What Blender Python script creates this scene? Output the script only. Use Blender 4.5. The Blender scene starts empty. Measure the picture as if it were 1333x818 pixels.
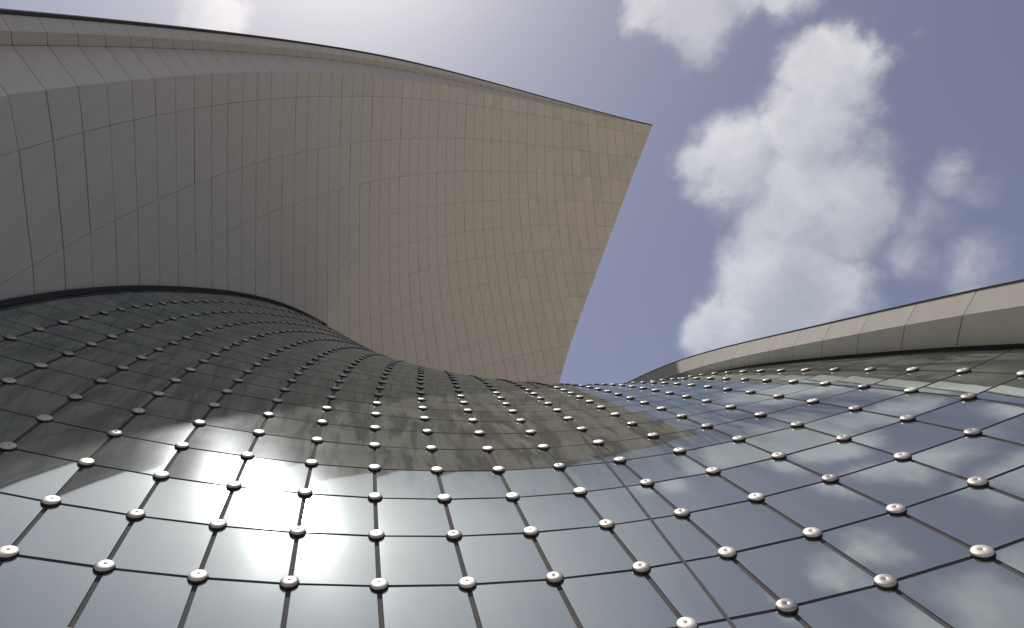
import bpy, math, random
import numpy as np

# cumulus seen from the plaza: (x, y, radius, weight) read off the photograph as directions
CLOUDS = [(1095, 105, 62, 1.0), (1065, 185, 80, 1.0), (960, 225, 80, 1.0), (905, 215, 45, 0.9), (1040, 290, 95, 0.95), (1090, 250, 70, .9),
          (1010, 370, 95, 1.0), (950, 420, 60, 0.95), (1075, 385, 55, 0.85), (915, 0, 62, 1.0), (850, -8, 52, .9), (970, 2, 42, .8),
          (265, 10, 45, 0.9), (1205, 280, 60, 0.42), (1180, 335, 50, 0.38), (1245, 220, 45, 0.40), (1290, 240, 40, .3), (1285, 365, 60, 0.5), (1135, 85, 42, .9)]
FAR_CLOUDS = [(85, 77, 0.10, .8), (63, 68, 0.07, .75), (44, 65, 0.07, .95), (31, 61, 0.05, .9), (50, 75, .05, .6), (24, 57, .04, .8), (38, 55, .05, .9), (52, 58, .05, .7), (15, 66, .035, .7),
              (120, 38, 0.10, .8), (150, 62, 0.08, .7), (185, 45, 0.16, .9), (215, 30, 0.14, .8), (250, 50, 0.12, .8), (285, 35, 0.14, .8)]
GLASS_COEF = [[(-2.671,25.501,15.778),(-3.477,22.578,14.147),(0.608,0.710,-1.096),(-0.094,-0.196,0.106),(-0.124,0.038,0.122),(-0.019,-0.061,-0.002),(-0.054,0.006,0.017),(0.031,0.014,-0.024),(0.025,-0.005,0.006),(-0.006,0.000,-0.001),(-0.010,0.002,-0.003),(0.001,-0.002,0.003)],
[(12.438,2.357,-1.044),(0.669,1.934,-2.894),(-0.874,-0.277,-0.119),(0.267,-0.003,0.166),(-0.024,-0.004,0.024),(0.111,-0.010,0.051),(-0.079,0.009,-0.049),(-0.003,0.002,-0.005),(0.023,-0.002,0.012),(-0.007,-0.002,0.002),(-0.010,0.001,-0.001),(0.003,0.000,-0.001)],
[(0.186,-0.748,0.711),(0.077,0.238,-0.468),(0.040,-0.037,-0.003),(-0.022,-0.024,0.040),(-0.027,0.035,-0.021),(-0.001,-0.023,0.013),(0.006,0.018,-0.027),(-0.003,-0.003,0.007),(0.010,-0.006,0.010),(-0.005,0.002,-0.005),(-0.005,0.001,0.000),(0.005,-0.001,0.000)],
[(-0.090,0.159,0.104),(0.079,-0.111,-0.055),(-0.033,0.035,-0.029),(0.007,0.007,0.024),(-0.007,-0.016,-0.000),(-0.002,0.013,-0.006),(0.017,-0.006,0.001),(-0.019,-0.001,0.001),(0.004,-0.000,0.003),(0.006,-0.000,-0.002),(-0.004,0.003,-0.003),(0.003,-0.001,0.001)],
[(0.016,0.029,-0.001),(-0.026,-0.003,0.017),(0.014,0.005,0.010),(-0.010,-0.004,-0.020),(0.011,-0.007,0.009),(-0.003,0.013,0.003),(-0.000,-0.008,0.001),(-0.000,0.000,-0.005),(-0.002,0.004,-0.000),(0.003,-0.003,0.004),(-0.001,0.001,-0.002),(-0.000,-0.000,0.001)],
[(-0.001,-0.016,-0.005),(0.004,-0.005,-0.007),(-0.002,0.007,0.008),(0.003,0.007,0.000),(0.002,-0.009,-0.002),(-0.007,0.000,0.000),(-0.002,0.002,0.000),(0.012,-0.001,-0.001),(-0.005,0.002,0.001),(-0.003,-0.001,0.000),(0.003,-0.001,-0.001),(-0.001,0.002,0.000)],
[(-0.000,-0.004,-0.001),(0.001,0.001,0.001),(-0.002,-0.001,-0.004),(-0.001,-0.001,0.004),(0.001,-0.002,-0.003),(0.002,0.003,0.001),(-0.002,0.003,0.001),(0.001,-0.006,-0.002),(-0.003,0.002,0.002),(0.000,0.002,-0.000),(0.003,-0.003,-0.001),(-0.002,0.002,0.000)],
[(-0.000,0.000,-0.000),(0.000,0.005,0.003),(0.000,-0.002,-0.001),(-0.000,-0.002,0.000),(-0.000,0.003,-0.002),(0.002,-0.001,0.001),(-0.001,0.001,0.001),(-0.000,-0.001,-0.001),(0.001,0.000,-0.000),(-0.000,0.001,0.000),(0.000,-0.002,0.001),(-0.002,0.001,-0.000)],
[(-0.000,0.001,0.001),(-0.000,-0.001,-0.002),(-0.000,-0.000,0.001),(0.002,0.001,-0.000),(-0.001,0.001,0.000),(-0.001,-0.002,0.000),(0.001,-0.000,-0.001),(-0.000,0.002,0.001),(0.001,-0.001,-0.000),(-0.001,-0.000,-0.000),(-0.000,0.001,0.000),(0.001,-0.000,-0.000)],
[(0.000,0.001,0.000),(0.000,-0.002,-0.000),(-0.000,0.001,-0.000),(-0.001,0.000,-0.001),(-0.000,-0.001,0.002),(0.001,0.002,-0.001),(0.001,-0.001,-0.001),(-0.002,0.000,0.001),(0.000,-0.001,-0.000),(0.000,-0.000,0.000),(-0.000,0.001,-0.001),(0.001,-0.001,0.000)]]
WALL_COEF = [[(-1.759,51.665,37.980),(-1.237,17.366,-8.593),(0.216,-0.346,-0.613),(-0.030,-0.180,-0.232),(-0.002,-0.023,-0.005),(-0.016,-0.004,0.022),(-0.001,-0.004,-0.012)],
[(24.540,27.176,32.086),(7.169,-0.159,-1.660),(0.287,0.453,0.121),(-0.051,-0.152,-0.122),(-0.070,-0.020,0.010),(0.020,-0.025,-0.043),(-0.001,-0.016,0.014)],
[(6.850,-1.449,-4.335),(-0.997,-0.713,-0.029),(-0.585,0.271,0.491),(-0.084,0.148,0.133),(0.050,-0.046,-0.084),(-0.015,0.010,0.028),(0.003,-0.001,-0.011)],
[(-0.234,-0.398,-0.611),(-0.314,0.388,0.156),(-0.016,0.063,-0.081),(0.044,0.006,0.022),(-0.021,0.057,0.046),(0.027,-0.032,-0.039),(-0.013,0.012,0.010)],
[(-0.103,-0.042,0.043),(0.014,0.114,0.057),(0.053,0.010,0.024),(0.054,-0.110,-0.091),(0.001,-0.017,-0.004),(-0.030,0.038,0.035),(0.016,-0.008,-0.009)],
[(-0.027,-0.041,0.032),(0.046,-0.039,-0.003),(0.039,0.010,0.021),(-0.045,0.029,0.029),(0.001,-0.033,-0.045),(0.012,-0.019,0.003),(-0.013,0.018,0.013)],
[(0.020,-0.019,-0.001),(0.002,-0.020,0.001),(-0.014,-0.006,-0.023),(-0.009,0.041,0.033),(-0.006,0.035,0.031),(0.005,-0.023,-0.030),(0.006,-0.016,-0.009)],
[(-0.008,0.023,-0.001),(0.007,-0.004,-0.023),(-0.018,-0.005,0.011),(0.016,-0.020,-0.020),(0.008,0.006,0.007),(-0.012,0.035,0.025),(0.002,-0.009,-0.011)]]
random.seed(7)
rng = np.random.default_rng(7)
sc = bpy.context.scene
col = sc.collection

# ------------------------------------------------------------------ camera
EYE = np.array([0.0, 0.0, 1.6])
PITCH = math.radians(35.0)
cam_data = bpy.data.cameras.new('camera')
cam_data.sensor_width = 36.0
cam_data.lens = 850.0 / 1333.0 * 36.0
cam_data.clip_start = 0.1
cam_data.clip_end = 6000.0
cam = bpy.data.objects.new('camera', cam_data)
col.objects.link(cam)
cam.location = EYE
cam.rotation_euler = (math.pi / 2 + PITCH, 0.0, 0.0)
sc.camera = cam
FW = np.array([0.0, math.cos(PITCH), math.sin(PITCH)])
UP = np.array([0.0, -math.sin(PITCH), math.cos(PITCH)])

# ------------------------------------------------------------------ sun direction (towards the sun)
SUN_AZ, SUN_EL = math.radians(-37.0), math.radians(68.3)
SUN = np.array([math.sin(SUN_AZ) * math.cos(SUN_EL), math.cos(SUN_AZ) * math.cos(SUN_EL), math.sin(SUN_EL)])


def nd(nt, kind, loc=None, **kw):
    n = nt.nodes.new(kind)
    for k, v in kw.items():
        setattr(n, k, v)
    return n


def lk(nt, a, b):
    nt.links.new(a, b)


def math_node(nt, op, a, b=None, c=None, clamp=False):
    n = nt.nodes.new('ShaderNodeMath')
    n.operation = op
    n.use_clamp = clamp
    for i, v in enumerate((a, b, c)):
        if v is None:
            continue
        if isinstance(v, (int, float)):
            n.inputs[i].default_value = v
        else:
            nt.links.new(v, n.inputs[i])
    return n.outputs[0]


def vec_node(nt, op, a, b=None, out=0):
    n = nt.nodes.new('ShaderNodeVectorMath')
    n.operation = op
    for i, v in enumerate((a, b)):
        if v is None:
            continue
        if isinstance(v, (tuple, list, np.ndarray)):
            n.inputs[i].default_value = tuple(float(x) for x in v)
        else:
            nt.links.new(v, n.inputs[i])
    return n.outputs[out]


def mix_col(nt, fac, a, b, blend='MIX'):
    n = nt.nodes.new('ShaderNodeMix')
    n.data_type = 'RGBA'
    n.blend_type = blend
    for s, v in ((n.inputs[0], fac), (n.inputs[6], a), (n.inputs[7], b)):
        if isinstance(v, (int, float)):
            s.default_value = v
        elif isinstance(v, (tuple, list)):
            s.default_value = (*v[:3], 1.0)
        else:
            nt.links.new(v, s)
    return n.outputs[2]


def ramp(nt, x, lo, hi, a=0.0, b=1.0, smooth=True):
    n = nt.nodes.new('ShaderNodeMapRange')
    n.interpolation_type = 'SMOOTHSTEP' if smooth else 'LINEAR'
    n.inputs['From Min'].default_value = lo
    n.inputs['From Max'].default_value = hi
    n.inputs['To Min'].default_value = a
    n.inputs['To Max'].default_value = b
    nt.links.new(x, n.inputs['Value'])
    return n.outputs[0]


def noise(nt, vec, scale, detail=6.0, rough=0.55, dist=0.0):
    n = nt.nodes.new('ShaderNodeTexNoise')
    n.inputs['Scale'].default_value = scale
    n.inputs['Detail'].default_value = detail
    n.inputs['Roughness'].default_value = rough
    n.inputs['Distortion'].default_value = dist
    nt.links.new(vec, n.inputs['Vector'])
    return n.outputs[0]


# ------------------------------------------------------------------ world: hazy Nishita sky with cumulus
def sky_dir(az, el):
    az, el = math.radians(az), math.radians(el)
    return np.array([math.sin(az) * math.cos(el), math.cos(az) * math.cos(el), math.sin(el)])


def ray(px, py):
    d = FW + (px - 666.5) / 850.0 * np.array([1.0, 0, 0]) - (py - 409.0) / 850.0 * UP
    return d / np.linalg.norm(d)


world = bpy.data.worlds.new('World')
sc.world = world
world.use_nodes = True
wt = world.node_tree
wt.nodes.clear()
w_out = nd(wt, 'ShaderNodeOutputWorld')
w_bg = nd(wt, 'ShaderNodeBackground')
w_bg.inputs['Strength'].default_value = SKY_STRENGTH = 0.077
sky = nd(wt, 'ShaderNodeTexSky')
sky.sky_type = 'NISHITA'
sky.sun_disc = False
sky.sun_elevation = SUN_EL
sky.sun_rotation = SUN_AZ % (2 * math.pi)
sky.altitude = 20.0
sky.air_density = 1.2
sky.dust_density = 1.5
sky.ozone_density = 2.5
tc = nd(wt, 'ShaderNodeTexCoord')
dirv = vec_node(wt, 'NORMALIZE', tc.outputs['Generated'])
# warped directions give the cumulus their cauliflower edge
wn = nd(wt, 'ShaderNodeTexNoise')
wn.inputs['Scale'].default_value = 5.0
wn.inputs['Detail'].default_value = 7.0
wn.inputs['Roughness'].default_value = 0.6
lk(wt, dirv, wn.inputs['Vector'])
wob = vec_node(wt, 'SUBTRACT', wn.outputs['Color'], (0.5, 0.5, 0.5))
wob_s = nd(wt, 'ShaderNodeVectorMath', operation='SCALE')
lk(wt, wob, wob_s.inputs[0])
wob_s.inputs['Scale'].default_value = 0.19
wdir = vec_node(wt, 'ADD', dirv, wob_s.outputs[0])
# cumulus clumps: (direction, radius in radians, weight)
clumps = []
for px, py, rad, wgt in CLOUDS:
    clumps.append((ray(px, py), rad / 850.0, wgt))
for az, el, rad, wgt in FAR_CLOUDS:
    clumps.append((sky_dir(az, el), rad, wgt))
def cloud_density(v):
    out = None
    for d, rad, wgt in clumps:
        dist = vec_node(wt, 'DISTANCE', v, d, out=1)
        m = ramp(wt, dist, rad * 1.35, rad * 0.1, 0.0, wgt)
        out = m if out is None else math_node(wt, 'MAXIMUM', out, m)
    return out


dens = cloud_density(wdir)
dens_sun = cloud_density(vec_node(wt, 'ADD', wdir, SUN * 0.035))
fine = noise(wt, dirv, 9.0, 9.0, 0.62, 0.3)
cover = math_node(wt, 'MULTIPLY', dens, ramp(wt, fine, 0.25, 0.65, 0.5, 1.1))
alpha = ramp(wt, cover, 0.06, 0.66, 0.0, 0.94)
# shading: billows towards the sun are brighter, hollows greyer
shade_n = noise(wt, wdir, 7.0, 6.0, 0.55)
shade = ramp(wt, shade_n, 0.3, 0.7, 0.0, 1.0)
cloud_c = mix_col(wt, shade, (4.3, 3.95, 3.55), (6.8, 6.3, 5.6))
thick = ramp(wt, cover, 0.45, 1.0, 0.0, 0.3)
cloud_c = mix_col(wt, thick, cloud_c, (5.0, 4.65, 4.2))
lit = ramp(wt, math_node(wt, 'SUBTRACT', dens, dens_sun), -0.15, 0.35, 0.88, 1.22)
csc = nd(wt, 'ShaderNodeVectorMath', operation='SCALE')
lk(wt, cloud_c, csc.inputs[0])
lk(wt, lit, csc.inputs['Scale'])
cloud_c = csc.outputs[0]
cloud_c = mix_col(wt, 1.0, cloud_c, mix_col(wt, 0.72, (0, 0, 0), sky.outputs[0]), 'ADD')
# humid haze: a veil that greys the blue
hz = nd(wt, 'ShaderNodeHueSaturation')
hz.inputs['Hue'].default_value = 0.528
hz.inputs['Saturation'].default_value = 0.71
lk(wt, sky.outputs[0], hz.inputs['Color'])
sky_c = mix_col(wt, alpha, hz.outputs[0], cloud_c)
lk(wt, sky_c, w_bg.inputs['Color'])
lk(wt, w_bg.outputs[0], w_out.inputs['Surface'])

# ------------------------------------------------------------------ sun lamp, exposure
sun_data = bpy.data.lights.new('sun', 'SUN')
sun_data.energy = 3.4
sun_data.angle = math.radians(0.53)
sun_data.color = (1.0, 0.96, 0.91)
sun = bpy.data.objects.new('sun', sun_data)
col.objects.link(sun)
from mathutils import Vector
sun.rotation_euler = Vector([float(x) for x in -SUN]).to_track_quat('-Z', 'Y').to_euler()
sun.location = (-40, 40, 150)
sc.view_settings.view_transform = 'Standard'
sc.view_settings.look = 'None'
sc.view_settings.exposure = 0.0
sc.view_settings.gamma = 1.0
sc.view_settings.use_curve_mapping = False

# ------------------------------------------------------------------ surfaces of the building
GC = np.array(GLASS_COEF)
WC = np.array(WALL_COEF)
cheb = np.polynomial.chebyshev.chebval2d


def glass(c, r):
    """point of the glass shell; c counts pane columns, r pane rows"""
    x, y = (np.asarray(c, float) - 1.5) / 10.5, (np.asarray(r, float) - 15.5) / 20.5
    return np.stack([cheb(x, y, GC[..., k]) for k in range(3)], -1)


def wallp(v, r):
    """point of the roof wing's concave face; v counts panel columns, r panel rows"""
    x, y = (np.asarray(v, float) - 26.0) / 30.0, (np.asarray(r, float) - 5.29) / 5.71
    return np.stack([cheb(x, y, WC[..., k]) for k in range(3)], -1)


def unit(a):
    return a / np.linalg.norm(a, axis=-1, keepdims=True)


def normal(fn, a, b, towards):
    h = 0.05
    n = unit(np.cross(fn(a + h, b) - fn(a - h, b), fn(a, b + h) - fn(a, b - h)))
    return n if np.dot(n, towards) > 0 else -n


def g_normal(c, r):
    return normal(glass, c, r, np.array([0, -0.5, 1.0]))


def w_normal(v, r):
    return normal(wallp, v, r, np.array([1.0, -1.0, -0.4]))


def project(p):
    d = np.asarray(p) - EYE
    z = d @ FW
    z = np.where(np.abs(z) < 1e-3, 1e-3, z)
    return np.stack([666.5 + 850 * d[..., 0] / z, 409 - 850 * (d @ UP) / z], -1), z


# ------------------------------------------------------------------ materials
def new_mat(name):
    m = bpy.data.materials.new(name)
    m.use_nodes = True
    m.node_tree.nodes.clear()
    return m, m.node_tree


def simple(name, colr, rough=0.6, metal=0.0, var=0.0, scale=4.0, spec=0.5, each=0.0):
    m, nt = new_mat(name)
    o = nd(nt, 'ShaderNodeOutputMaterial')
    b = nd(nt, 'ShaderNodeBsdfPrincipled')
    b.inputs['Roughness'].default_value = rough
    b.inputs['Metallic'].default_value = metal
    b.inputs['Specular IOR Level'].default_value = spec
    t = nd(nt, 'ShaderNodeTexCoord')
    f = noise(nt, t.outputs['Object'], scale, 6, 0.6)
    lo = tuple(x * (1 - var) for x in colr)
    hi = tuple(min(1, x * (1 + var)) for x in colr)
    if each:
        # every fitting has weathered a little differently
        oi = nd(nt, 'ShaderNodeObjectInfo')
        f = math_node(nt, 'ADD', f, ramp(nt, oi.outputs['Random'], 0, 1, -each, each, False), None, True)
        lk(nt, ramp(nt, oi.outputs['Random'], 0, 1, rough - 0.08, rough + 0.14, False), b.inputs['Roughness'])
    lk(nt, mix_col(nt, f, lo, hi), b.inputs['Base Color'])
    lk(nt, b.outputs[0], o.inputs['Surface'])
    return m


def make_glass_mat():
    m, nt = new_mat('coated_glass')
    o = nd(nt, 'ShaderNodeOutputMaterial')
    geo = nd(nt, 'ShaderNodeNewGeometry')
    uvn = nd(nt, 'ShaderNodeUVMap')
    uvn.uv_map = 'pane'
    isl = geo.outputs['Random Per Island']
    # rain-washed dust: streaks run down the slope of every pane (uv.y runs up the slope)
    mp = nd(nt, 'ShaderNodeMapping')
    mp.inputs['Scale'].default_value = (3.2, 0.6, 1.0)
    mp.inputs['Rotation'].default_value = (0, 0, 0.30)
    lk(nt, uvn.outputs[0], mp.inputs['Vector'])
    streak = noise(nt, mp.outputs[0], 1.0, 7, 0.62, 0.5)
    blot = noise(nt, uvn.outputs[0], 0.9, 6, 0.6)
    dust = math_node(nt, 'MULTIPLY', ramp(nt, streak, 0.42, 0.56, 0.32, 1.22), ramp(nt, blot, 0.3, 0.7, 0.7, 1.25))
    dust = math_node(nt, 'MULTIPLY', dust, ramp(nt, isl, 0, 1, 0.85, 1.15, False))
    # rain keeps the open lower rows cleaner than the rows sheltered by the wing
    sx = nd(nt, 'ShaderNodeSeparateXYZ')
    lk(nt, uvn.outputs[0], sx.inputs[0])
    wob2 = math_node(nt, 'ADD', sx.outputs['Y'], math_node(nt, 'MULTIPLY', blot, 3.0))
    shelter = ramp(nt, wob2, 12.6, 15.0, 0.0, 1.0)
    streak_k = math_node(nt, 'MULTIPLY', math_node(nt, 'SUBTRACT', dust, 1.0), ramp(nt, shelter, 0, 1, 0.30, 1.0, False))
    dust = math_node(nt, 'MULTIPLY', math_node(nt, 'ADD', streak_k, 1.0), ramp(nt, shelter, 0, 1, 0.62, 1.0, False))
    dcol = mix_col(nt, 1.0, (0.138, 0.137, 0.110), (1, 1, 1), 'MULTIPLY')
    dn = nd(nt, 'ShaderNodeVectorMath', operation='SCALE')
    lk(nt, dcol, dn.inputs[0])
    lk(nt, dust, dn.inputs['Scale'])
    dif = nd(nt, 'ShaderNodeBsdfDiffuse')
    lk(nt, dn.outputs[0], dif.inputs['Color'])
    # mirror coat with a little waviness
    bump = nd(nt, 'ShaderNodeBump')
    bump.inputs['Strength'].default_value = 0.05
    bump.inputs['Distance'].default_value = 0.01
    lk(nt, noise(nt, uvn.outputs[0], 1.3, 2, 0.4), bump.inputs['Height'])
    g1 = nd(nt, 'ShaderNodeBsdfGlossy')
    g1.inputs['Roughness'].default_value = 0.035
    g1.inputs['Color'].default_value = (0.81, 0.918, 0.925, 1)
    lk(nt, bump.outputs[0], g1.inputs['Normal'])
    g2 = nd(nt, 'ShaderNodeBsdfGlossy')
    g2.inputs['Roughness'].default_value = 0.185
    g2.inputs['Color'].default_value = (0.80, 0.86, 0.90, 1)
    g3 = nd(nt, 'ShaderNodeBsdfGlossy')
    g3.inputs['Roughness'].default_value = 0.12
    g3.inputs['Color'].default_value = (0.80, 0.86, 0.90, 1)
    g23 = nd(nt, 'ShaderNodeMixShader')
    g23.inputs[0].default_value = 0.55
    lk(nt, g2.outputs[0], g23.inputs[1])
    lk(nt, g3.outputs[0], g23.inputs[2])
    gm = nd(nt, 'ShaderNodeMixShader')
    lk(nt, ramp(nt, blot, 0.3, 0.7, 0.055, 0.085), gm.inputs[0])
    lk(nt, g1.outputs[0], gm.inputs[1])
    lk(nt, g23.outputs[0], gm.inputs[2])
    lw = nd(nt, 'ShaderNodeFresnel')
    lw.inputs['IOR'].default_value = 1.52
    refl = math_node(nt, 'ADD', ramp(nt, lw.outputs[0], 0.04, 1.0, 0.50, 0.97, False), math_node(nt, 'MULTIPLY', shelter, -0.17), None, True)
    mx = nd(nt, 'ShaderNodeMixShader')
    lk(nt, refl, mx.inputs[0])
    lk(nt, dif.outputs[0], mx.inputs[1])
    lk(nt, gm.outputs[0], mx.inputs[2])
    lk(nt, mx.outputs[0], o.inputs['Surface'])
    return m


def make_panel_mat(name, colr, rough=0.6):
    m, nt = new_mat(name)
    o = nd(nt, 'ShaderNodeOutputMaterial')
    b = nd(nt, 'ShaderNodeBsdfPrincipled')
    geo = nd(nt, 'ShaderNodeNewGeometry')
    t = nd(nt, 'ShaderNodeTexCoord')
    mp = nd(nt, 'ShaderNodeMapping')
    mp.inputs['Scale'].default_value = (1.6, 1.6, 0.18)
    lk(nt, t.outputs['Object'], mp.inputs['Vector'])
    f = noise(nt, mp.outputs[0], 1.0, 6, 0.6)
    k = math_node(nt, 'ADD', ramp(nt, geo.outputs['Random Per Island'], 0, 1, -0.05, 0.05, False),
                  ramp(nt, f, 0.25, 0.75, 0.90, 1.06, False))
    sclv = nd(nt, 'ShaderNodeVectorMath', operation='SCALE')
    sclv.inputs[0].default_value = colr
    lk(nt, k, sclv.inputs['Scale'])
    lk(nt, sclv.outputs[0], b.inputs['Base Color'])
    b.inputs['Roughness'].default_value = rough
    b.inputs['Specular IOR Level'].default_value = 0.15
    lk(nt, b.outputs[0], o.inputs['Surface'])
    return m


M_GLASS = make_glass_mat()
M_PANEL = make_panel_mat('painted_aluminium', (0.56, 0.52, 0.455))
M_JOINT = simple('dark_sealant', (0.030, 0.030, 0.033), 0.75, 0, 0.25, 8)
M_SEAL = simple('grey_joint_seal', (0.11, 0.103, 0.098), 0.9, 0, 0.35, 6, 0.1)
M_STEEL = simple('satin_steel', (0.56, 0.52, 0.465), 0.44, 0.8, 0.30, 22, 0.5, 0.35)
M_BOLT = simple('dull_bolt', (0.16, 0.13, 0.12), 0.5, 0.6, 0.2, 40)
M_RUBBER = simple('black_rubber', (0.012, 0.012, 0.012), 0.8, 0, 0.2, 20)
M_COPING = simple('dark_coping', (0.06, 0.06, 0.058), 0.95, 0.0, 0.15, 3, 0.05)
M_CONC = simple('plinth_concrete', (0.33, 0.32, 0.30), 0.85, 0, 0.15, 2)


# ------------------------------------------------------------------ mesh helpers
class MB:
    def __init__(self):
        self.v, self.f, self.s, self.m, self.uv = [], [], [], [], []

    def quad(self, pts, smooth=False, mat=0, uv=None):
        b = len(self.v)
        self.v += [tuple(p) for p in pts]
        self.f.append(tuple(range(b, b + len(pts))))
        self.s.append(smooth)
        self.m.append(mat)
        self.uv.append(uv or [(0.0, 0.0)] * len(pts))

    def grid(self, P, smooth=True, mat=0, UV=None, flip=False):
        n, m = P.shape[:2]
        b = len(self.v)
        self.v += [tuple(p) for p in P.reshape(-1, 3)]
        for i in range(n - 1):
            for j in range(m - 1):
                ij = [(i, j), (i + 1, j), (i + 1, j + 1), (i, j + 1)]
                if flip:
                    ij.reverse()
                self.f.append(tuple(b + a * m + c for a, c in ij))
                self.s.append(smooth)
                self.m.append(mat)
                self.uv.append([tuple(UV[a, c]) if UV is not None else (0.0, 0.0) for a, c in ij])

    def build(self, name, mats, parent=None, kind=None, uvname=None, loc=None):
        me = bpy.data.meshes.new(name)
        v = self.v
        if loc is not None:
            v = [tuple(np.array(p) - loc) for p in v]
        me.from_pydata(v, [], self.f)
        for p, s, k in zip(me.polygons, self.s, self.m):
            p.use_smooth = s
            p.material_index = k
        if uvname:
            lay = me.uv_layers.new(name=uvname)
            flat = [c for q in self.uv for c in q]
            lay.data.foreach_set('uv', [x for c in flat for x in c])
        for mt in (mats if isinstance(mats, (list, tuple)) else [mats]):
            me.materials.append(mt)
        me.update()
        o = bpy.data.objects.new(name, me)
        col.objects.link(o)
        if parent:
            o.parent = parent
            if loc is not None:
                o.location = tuple(loc - np.array(parent.location))
            else:
                o.location = tuple(-np.array(parent.location))
        elif loc is not None:
            o.location = tuple(loc)
        if kind:
            o['kind'] = kind
        return o


def empty(name, loc, label, cat):
    o = bpy.data.objects.new(name, None)
    o.location = loc
    o.empty_display_size = 0.5
    col.objects.link(o)
    o['label'] = label
    o['category'] = cat
    return o


def slab(mb, corners, nrm, thick, gap_a, gap_b, seg=(3, 3), lift=0.0, tilt=None, uv0=None, mat=0, bow=0.0):
    """bilinear slab over four corners (a0b0, a1b0, a1b1, a0b1), shrunk by the joint gaps"""
    p00, p10, p11, p01 = [np.asarray(x, float) for x in corners]
    la = max(1e-3, 0.5 * (np.linalg.norm(p10 - p00) + np.linalg.norm(p11 - p01)))
    lb = max(1e-3, 0.5 * (np.linalg.norm(p01 - p00) + np.linalg.norm(p11 - p10)))
    ga, gb = min(0.45, gap_a / la), min(0.45, gap_b / lb)
    a = np.linspace(ga, 1 - ga, seg[0] + 1)[:, None, None]
    b = np.linspace(gb, 1 - gb, seg[1] + 1)[None, :, None]
    P = (1 - a) * (1 - b) * p00 + a * (1 - b) * p10 + a * b * p11 + (1 - a) * b * p01
    nr = np.asarray(nrm, float)
    if bow:
        P = P + nr * bow * (1 - ((2 * a - 1) ** 2 + (2 * b - 1) ** 2))
    if tilt is not None:
        P = P + nr * ((a - .5) * tilt[0] * la + (b - .5) * tilt[1] * lb)
    T = P + nr * lift
    B = T - nr * thick
    UV = None
    if uv0 is not None:
        A2, B2 = np.broadcast_arrays(a[..., 0], b[..., 0])
        UV = np.stack([uv0[0] + A2, uv0[1] + B2], -1)
    e = np.cross(T[-1, 0] - T[0, 0], T[0, -1] - T[0, 0])
    fl = np.dot(e, nr) < 0
    mb.grid(T, True, mat, UV, flip=fl)
    n, m = T.shape[:2]
    ring = [(i, 0) for i in range(n)] + [(n - 1, j) for j in range(1, m)] + \
           [(i, m - 1) for i in range(n - 2, -1, -1)] + [(0, j) for j in range(m - 2, 0, -1)]
    for q in range(len(ring)):
        x, y = ring[q], ring[(q + 1) % len(ring)]
        pts = [T[y], T[x], B[x], B[y]]
        if fl:
            pts.reverse()
        u = [(uv0[0] + .5, uv0[1] + .5)] * 4 if uv0 is not None else None
        mb.quad(pts, False, mat, u)


def tube(mb, pts, rad, n=6, mat=0):
    pts = np.asarray(pts, float)
    rings = []
    for i in range(len(pts)):
        t = unit(pts[min(i + 1, len(pts) - 1)] - pts[max(i - 1, 0)])
        a = unit(np.cross(t, np.array([0.3, 0.1, 1.0])))
        b = np.cross(t, a)
        rings.append([pts[i] + rad * (math.cos(2 * math.pi * k / n) * a + math.sin(2 * math.pi * k / n) * b) for k in range(n + 1)])
    mb.grid(np.array(rings), True, mat)


# ------------------------------------------------------------------ ground
gb = MB()
gb.grid(np.array([[(x, y, 0.0) for y in (-1500, -60, 0, 60, 1500)] for x in (-1500, -60, 0, 60, 1500)], float), False)


def ground_mat():
    m, nt = new_mat('plaza_paving')
    o = nd(nt, 'ShaderNodeOutputMaterial')
    b = nd(nt, 'ShaderNodeBsdfPrincipled')
    t = nd(nt, 'ShaderNodeTexCoord')
    br = nd(nt, 'ShaderNodeTexBrick')
    br.offset = 0.5
    br.inputs['Scale'].default_value = 1.0
    br.inputs['Brick Width'].default_value = 1.2
    br.inputs['Row Height'].default_value = 0.6
    br.inputs['Mortar Size'].default_value = 0.008
    br.inputs['Color1'].default_value = (0.39, 0.345, 0.285, 1)
    br.inputs['Color2'].default_value = (0.45, 0.395, 0.33, 1)
    br.inputs['Mortar'].default_value = (0.12, 0.115, 0.11, 1)
    lk(nt, t.outputs['Object'], br.inputs['Vector'])
    n = noise(nt, t.outputs['Object'], 0.7, 8, 0.6)
    lk(nt, mix_col(nt, ramp(nt, n, 0.3, 0.7, 0.0, 0.35), br.outputs['Color'], (0.25, 0.235, 0.21)), b.inputs['Base Color'])
    b.inputs['Roughness'].default_value = 0.8
    lk(nt, b.outputs[0], o.inputs['Surface'])
    return m


ground = gb.build('ground', ground_mat(), kind='structure')

# ------------------------------------------------------------------ glass facade
C0, C1, R0, R1 = -9, 11, -5, 36
EDGE_C = 11.2
facade = empty('glass_facade', tuple(glass(1.0, -4.0) * [1, 1, 0]),
               'saddle-shaped glass facade of square mirror panes held by round steel clamps', 'glass facade')


def col_at(c):
    return EDGE_C if c == C1 else float(c)


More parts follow.
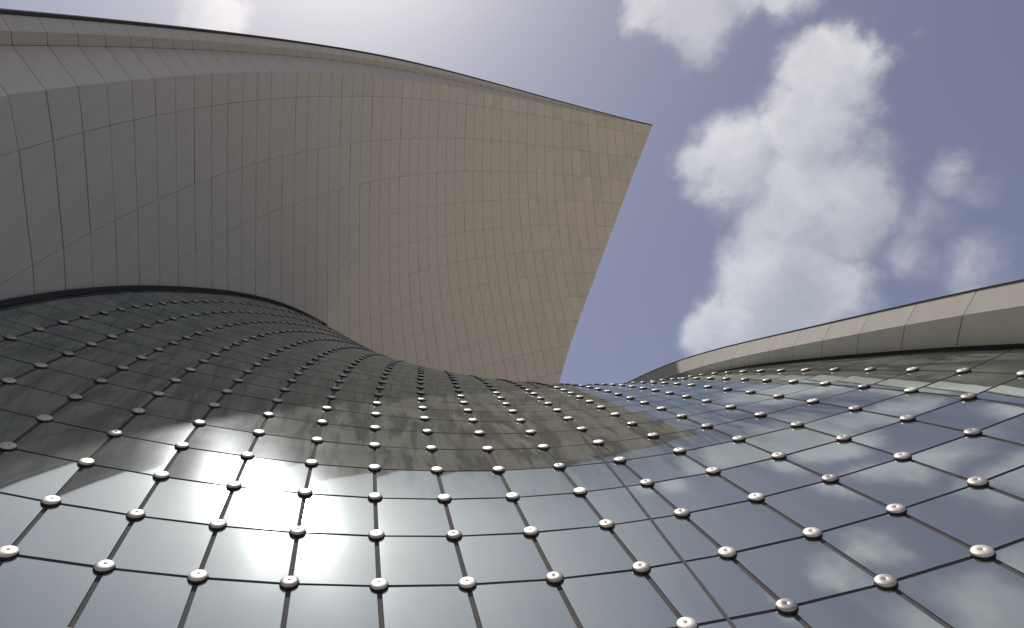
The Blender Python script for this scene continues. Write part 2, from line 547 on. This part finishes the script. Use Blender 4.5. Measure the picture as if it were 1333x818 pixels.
cells = []
for c in range(C0, C1):
    for r in range(R0, R1):
        ca, cb = float(c), col_at(c + 1)
        cor = [glass(ca, r), glass(cb, r), glass(cb, r + 1), glass(ca, r + 1)]
        ctr = sum(cor) / 4
        uv, z = project(np.array(cor))
        nrm = g_normal(c + .5, r + .5)
        vis = (z > 0.5).all() and uv[:, 0].max() > 0 and uv[:, 0].min() < 1333 and uv[:, 1].min() < 818 and np.dot(nrm, EYE - ctr) > 0
        if c + .5 < -8.4:
            vis = False
        x, y = np.clip(uv[:, 0], 0, 1333), np.clip(uv[:, 1], 0, 818)
        area = 0.5 * abs(sum(x[i] * y[(i + 1) % 4] - x[(i + 1) % 4] * y[i] for i in range(4))) if vis else 0.0
        cells.append((area, c, r, cor, nrm))
cells.sort(key=lambda q: -q[0])
rest = MB()
for k, (area, c, r, cor, nrm) in enumerate(cells):
    tl = rng.normal(0, 0.0030, 2)
    single = k < 300 and area > 0
    mb = MB() if single else rest
    slab(mb, cor, nrm, 0.03, 0.036, 0.028, (3, 3), 0.022, tl, (c * 1.0 + 20, r * 1.0 + 10), bow=rng.normal(0.0008, 0.0011))
    if single:
        mb.build('pane', M_GLASS, facade, uvname='pane', loc=cor[0])
rest.build('panes', M_GLASS, facade, kind='stuff', uvname='pane')
# joint bed under the panes
jb = MB()
cc = np.array([col_at(c) for c in range(C0, C1 + 1)])
rr = np.arange(R0, R1 + 1)
JP = np.array([[glass(c, r) + 0.002 * g_normal(c, r) for r in rr] for c in cc])
jb.grid(JP, True)
jb.build('joint_bed', M_SEAL, facade)

# clamps at the nodes
def lathe(profile, n=16):
    mb = MB()
    P = np.array([[(rad * math.cos(2 * math.pi * k / n), rad * math.sin(2 * math.pi * k / n), h) for k in range(n + 1)] for rad, h in profile])
    mb.grid(P, True, flip=False)
    return mb


def lathe_mesh(name, profile, mat, n=16):
    o = lathe(profile, n).build(name, mat)
    me = o.data
    bpy.data.objects.remove(o)
    import bmesh
    bm = bmesh.new()
    bm.from_mesh(me)
    bmesh.ops.remove_doubles(bm, verts=bm.verts, dist=1e-5)
    bmesh.ops.recalc_face_normals(bm, faces=bm.faces)
    bm.to_mesh(me)
    bm.free()
    return me


me_disc = lathe_mesh('clamp', [(0.0, 0.055), (0.014, 0.055), (0.017, 0.0575), (0.060, 0.057), (0.095, 0.052), (0.115, 0.043), (0.123, 0.030), (0.119, 0.020), (0.0, 0.020)], M_STEEL, 18)
me_ring = lathe_mesh('rubber_ring', [(0.0, 0.020), (0.124, 0.020), (0.130, 0.006), (0.130, -0.024), (0.0, -0.024)], M_RUBBER, 16)
me_bolt = lathe_mesh('bolt', [(0.0, 0.061), (0.008, 0.061), (0.012, 0.058), (0.012, 0.050), (0.0, 0.050)], M_BOLT, 8)


def placement(c, r):
    from mathutils import Matrix
    n = g_normal(c, r)
    t = unit(glass(c + .05, r) - glass(c - .05, r))
    b = np.cross(n, t)
    p = glass(c, r) + n * 0.028
    return Matrix(((t[0], b[0], n[0], p[0]), (t[1], b[1], n[1], p[1]), (t[2], b[2], n[2], p[2]), (0, 0, 0, 1)))


nodes = []
for c in range(C0 + 2, C1):
    for r in range(R0 + 1, R1):
        p = glass(c, r)
        uv, z = project(p)
        vis = z > 0.5 and -20 < uv[0] < 1353 and 0 < uv[1] < 838 and np.dot(g_normal(c, r), EYE - p) > -0.3
        nodes.append((1.0 / z if vis else 0.0, c, r))
nodes.sort(key=lambda q: -q[0])
far_d, far_r = MB(), MB()
finv = facade.location
from mathutils import Matrix
for k, (s, c, r) in enumerate(nodes):
    M = placement(c, r)
    if k < 300 and s > 0:
        d = bpy.data.objects.new('clamp', me_disc)
        col.objects.link(d)
        d.parent = facade
        d.matrix_local = Matrix.Translation(-Vector(finv)) @ M @ Matrix.Rotation(rng.uniform(0, 6), 4, 'Z')
        g = bpy.data.objects.new('rubber_ring', me_ring)
        col.objects.link(g)
        g.parent = d
        if k < 110:
            b = bpy.data.objects.new('bolt', me_bolt)
            col.objects.link(b)
            b.parent = d
    else:
        for me, mb in ((me_disc, far_d), (me_ring, far_r)):
            vs = [tuple(M @ v.co) for v in me.vertices]
            o0 = len(mb.v)
            mb.v += vs
            for pl in me.polygons:
                mb.f.append(tuple(o0 + i for i in pl.vertices))
                mb.s.append(True)
                mb.m.append(0)
                mb.uv.append([(0, 0)] * len(pl.vertices))
far_d.build('far_clamps', M_STEEL, facade, kind='stuff')
far_r.build('far_rubber_rings', M_RUBBER, facade, kind='stuff')

# movement joint crossing the panes
jc = np.array([(-4.8, 3.05), (-1.04, 3.41), (0.06, 3.49), (1.0, 3.58), (2.02, 3.68), (3.42, 3.80), (4.85, 3.91), (6.62, 4.05), (7.78, 4.15), (11.66, 4.42), (15.5, 4.6), (22, 4.8)])
mj = MB()
rs_ = np.linspace(-4.8, 22, 150)
cs_ = np.interp(rs_, jc[:, 0], jc[:, 1])
ker = np.ones(9) / 9
cs_ = np.concatenate([cs_[:4], np.convolve(cs_, ker, 'valid'), cs_[-4:]])
left, right = [], []
for c, r in zip(cs_, rs_):
    n, p = g_normal(c, r), glass(c, r)
    h = 0.05
    b = unit(np.cross(n, glass(c, r + h) - p))
    left.append([p - b * .022 + n * .018, p - b * .022 + n * .036])
    right.append([p + b * .022 + n * .036, p + b * .022 + n * .018])
mj.grid(np.concatenate([np.array(left), np.array(right)], 1), False, flip=True)
mj.build('movement_joint', M_SEAL, facade)

# black gasket where the glass runs under the roof wing
def contact_c(r):
    return float(np.interp(r, [-5, 4, 10, 18, 24, 28, 30, 32, 34, 36], [-8.18, -8.18, -8.26, -8.20, -8.28, -8.30, -8.18, -7.91, -7.48, -6.90]))


eg = MB()
tube(eg, [glass(contact_c(r) + 0.10, r) + 0.06 * g_normal(-8, r) for r in np.linspace(-4.9, 36, 90)], 0.11)
eg.build('edge_gasket', M_RUBBER, facade)
eg = MB()
tube(eg, [glass(EDGE_C, r) + 0.03 * g_normal(11, r) for r in np.linspace(-4.9, 36, 90)], 0.06)
eg.build('edge_gasket', M_RUBBER, facade)
eg = MB()
tube(eg, [glass(c, 36.0) for c in np.linspace(-6.9, 11.1, 40)], 0.05)
eg.build('edge_gasket', M_RUBBER, facade)
# plinth from the lowest panes down to the paving
pb = MB()
pl = np.array([glass(c, R0) for c in np.linspace(C0, EDGE_C, 22)])
low = pl.copy()
pl[:, 2] = np.maximum(pl[:, 2] - 0.02, 0.02)
low[:, 2] = -0.1
pb.grid(np.stack([low, pl], 1), True)
pb.build('plinth', M_CONC, facade)

# ------------------------------------------------------------------ roof wing
wing = empty('roof_wing', tuple(wallp(10.0, 6.0) * [1, 1, 0]),
             'huge concave roof wing clad in pale grey metal panels, rising to a sharp tip', 'roof wing')
ER = np.array([-0.52, 1.31, 3.15, 4.16, 6.22, 7.88, 9.12, 10.44, 11.2])
EV = np.array([52.35, 50.07, 47.90, 46.67, 44.08, 41.68, 39.85, 38.0, 37.0])


def v_edge(r):
    return float(np.interp(r, ER, EV))


def edge_row(v):
    return float(np.interp(-v, -EV, ER))


def prism(mb, pts, nrm, thick, gap):
    """thin plate over an n-gon, drawn in from its edges by the joint gap"""
    P = np.array(pts)
    ctr = P.mean(0)
    P = P + unit(ctr - P) * gap
    e = np.cross(P[1] - P[0], P[2] - P[0])
    if np.dot(e, nrm) < 0:
        P = P[::-1]
    B = P - nrm * thick
    mb.quad(list(P), False)
    for i in range(len(P)):
        j = (i + 1) % len(P)
        mb.quad([P[j], P[i], B[i], B[j]], False)


def last_row(v):
    """lowest panel row that shows above the glass"""
    return float(np.interp(v, [-4, 0, 6, 12, 16, 20, 24, 28, 32, 38, 42, 52], [0.8, 1.4, 2.6, 4.1, 5.4, 7.0, 8.2, 9.2, 10.2, 11, 11, 11]))


rows = [-0.42] + list(range(0, 12))
plist = []
for v in range(-4, 53):
    for k in range(len(rows) - 1):
        ra, rb = rows[k], rows[k + 1]
        if ra > last_row(v + .5) + 0.6:
            continue
        if v_edge(ra) - v < 0.03:
            continue
        if v_edge(rb) >= v + 1:
            cor = [wallp(v, ra), wallp(v + 1, ra), wallp(v + 1, rb), wallp(v, rb)]
        else:
            # cut by the sloping free edge of the wing
            poly = [(v, ra)]
            if v_edge(ra) > v + 1:
                poly += [(v + 1, ra), (v + 1, edge_row(v + 1))]
            else:
                poly += [(v_edge(ra), ra)]
            if v_edge(rb) > v + 0.02:
                poly += [(v_edge(rb), rb), (v, rb)]
            else:
                poly += [(v, edge_row(v))]
            cor = [wallp(a, b) for a, b in poly]
        uv, z = project(np.array(cor))
        x, y = np.clip(uv[:, 0], 0, 1333), np.clip(uv[:, 1], 0, 818)
        m_ = len(cor)
        area = 0.5 * abs(sum(x[i] * y[(i + 1) % m_] - x[(i + 1) % m_] * y[i] for i in range(m_))) if (z > .5).all() else 0
        plist.append((area, v, ra, rb, cor, v_edge(rb) < v + 1))
plist.sort(key=lambda q: -q[0])
rest = MB()
for k, (area, v, ra, rb, cor, cut) in enumerate(plist):
    single = k < 300 and area > 0
    mb = MB() if single else rest
    gv = [0.019, 0.023, 0.020, 0.025][(v * 7) % 4]
    if cut:
        prism(mb, cor, w_normal(v + .3, .5 * (ra + rb)), 0.03, 0.02)
    else:
        slab(mb, cor, w_normal(v + .5, .5 * (ra + rb)), 0.03, gv, 0.010, (2, 2), rng.normal(0, 0.004), rng.normal(0, 0.0012, 2))
    if single:
        mb.build('cladding_panel', M_PANEL, wing, loc=cor[0])
rest.build('cladding_panels', M_PANEL, wing, kind='stuff')

# core behind the panels: dark subframe face, closed shell 1.3 m deep
sv = np.linspace(0, 1, 58)
vs = list(range(58))
cr = [-0.42] + [x * 0.5 for x in range(0, 23)]


def core_pt(s, r, depth):
    v = -4 + s * (v_edge(r) - 0.04 + 4)
    return wallp(v, r) - (depth if depth < .1 else depth - 1.0 * max(0, (v - 20) / 32.0)) * w_normal(v, r)


front = np.array([[core_pt(s, r, 0.05) for r in cr] for s in sv])
back = np.array([[core_pt(s, r, 1.3) for r in cr] for s in sv])
core = MB()
core.grid(front, True, 0)
core.grid(back, True, 1, flip=True)
for i in range(len(vs) - 1):
    for j in (0, len(cr) - 1):
        core.quad([front[i, j], front[i + 1, j], back[i + 1, j], back[i, j]], False, 1)
for j in range(len(cr) - 1):
    for i in (0, len(vs) - 1):
        core.quad([front[i, j], front[i, j + 1], back[i, j + 1], back[i, j]], False, 1)
core.build('core', [M_JOINT, M_PANEL], wing)
# base wall carrying the wing down behind the glass
base = MB()
bl = [front[i, -1] - np.array([0, 0, 0.0]) for i in range(0, 38)]
base.grid(np.array([[(p[0], p[1], -0.2), tuple(p)] for p in bl if p[2] > 0.3]), True)
base.build('base_wall', M_CONC, wing)

# rim: bevel, recessed step, upper fascia, dark coping
def rim_frame(v):
    T = wallp(v, -.42)
    t = unit(wallp(v + .1, -.42) - wallp(v - .1, -.42))
    u = T - wallp(v, .4)
    u = unit(u - t * np.dot(u, t))
    n = np.cross(u, t)
    if np.dot(n, EYE - T) < 0:
        n = -n
    return T, t, u, n


RIM = [(0.0, 0.0, 0.0), (0.64, -1.40, 1.13), (1.06, -1.20, 0.59), (1.47, -1.45, 0.52), (1.0, -2.4, 0.52), (0.0, -2.4, 0.4)]


def rim_point(v, k):
    x = min(1.0, max(0.0, (v - 20) / 32.3))
    s = 1 - 0.94 * x * x * (1.6 - 0.6 * x)
    T, t, u, n = rim_frame(v)
    a, b, c = RIM[k]
    return T + s * (a * u + b * n + c * t)


RV = [min(float(v), 52.3) for v in range(-4, 54)]
RP = np.array([[rim_point(v, k) for k in range(6)] for v in RV])
for k, nm in ((0, 'rim_bevel_panel'), (1, 'rim_recess_panel'), (2, 'rim_fascia_panel')):
    for i in range(len(RV) - 1):
        cor = [RP[i, k], RP[i + 1, k], RP[i + 1, k + 1], RP[i, k + 1]]
        nr = unit(np.cross(cor[1] - cor[0], cor[3] - cor[0]))
        if np.dot(nr, EYE - cor[0]) < 0:
            nr = -nr
        mb = MB()
        slab(mb, cor, nr, 0.03, 0.020, 0.012, (1, 1), 0.0)
        mb.build(nm, M_PANEL, wing, loc=cor[0])
rc_ = MB()
inner = RP.copy()
for i, v in enumerate(RV):
    T, t, u, n = rim_frame(v)
    inner[i, :4] -= 0.05 * n + 0.03 * u
rc_.grid(inner, False, 0)
rc_.build('rim_core', M_JOINT, wing)
cp = MB()
tube(cp, [RP[i, 3] + 0.0 for i in range(len(RV))], 0.075, 6)
cp.build('coping', M_COPING, wing)

# ------------------------------------------------------------------ parapet on the other edge of the glass
para = empty('parapet', tuple(glass(EDGE_C, -4.0) * [1, 1, 0]),
             'low curved parapet of two pale panel bands along the glass edge', 'parapet')
TOPH = (1.065, -0.0368, 0.0051)
MIDH = (0.625, -0.0466, 0.00348)
PROF = [(0.0, 0.02, 0.0), (0.62, -0.25, 0.0), (0.85, 0.06, 0.03), (0.85, 0.34, -0.16), (0.0, 0.5, 0.0)]


def para_point(r, k):
    shift, y, dz = PROF[k]
    q = r - shift
    p = glass(EDGE_C, q)
    t = unit(glass(EDGE_C, q + .05) - glass(EDGE_C, q - .05))
    n = g_normal(EDGE_C, q)
    b = unit(np.cross(t, n))
    if b[0] < 0:
        b = -b
    x = min(q, 27.0) - 8
    h = (0.02, MIDH[0] + MIDH[1] * x + MIDH[2] * x * x, TOPH[0] + TOPH[1] * x + TOPH[2] * x * x)
    hh = h[min(k, 2)] if k < 4 else 0.0
    hh *= 1.0 if q < 27 else max(0.1, 1 - (q - 27) / 9.0)
    return p + (hh + dz) * n + y * b


PR = np.arange(4.22 - 1.31 * 6, 36, 1.31)
PP = np.array([[para_point(r, k) for k in range(5)] for r in PR])
for k, nm in ((0, 'soffit_panel'), (1, 'fascia_panel')):
    for i in range(len(PR) - 1):
        cor = [PP[i, k], PP[i + 1, k], PP[i + 1, k + 1], PP[i, k + 1]]
        nr = unit(np.cross(cor[1] - cor[0], cor[3] - cor[0]))
        if np.dot(nr, np.array([-1.0, 0, 0])) < 0:
            nr = -nr
        mb = MB()
        slab(mb, cor, nr, 0.02, 0.012, 0.006, (2, 1), 0.0)
        mb.build(nm, M_PANEL, para, loc=cor[0])
pc = MB()
ci_ = PP.copy()
ci_[:, :3, 0] += 0.03
pc.grid(ci_, False, 0)
pc.build('core', M_JOINT, para)
cp = MB()
tube(cp, PP[:, 2], 0.025, 6)
cp.build('coping', M_COPING, para)
sb = MB()
outer = PP[:, 4]
sb.grid(np.array([[(p[0], p[1], -0.2), tuple(p)] for p in outer]), True)
sb.build('base_wall', M_CONC, para)
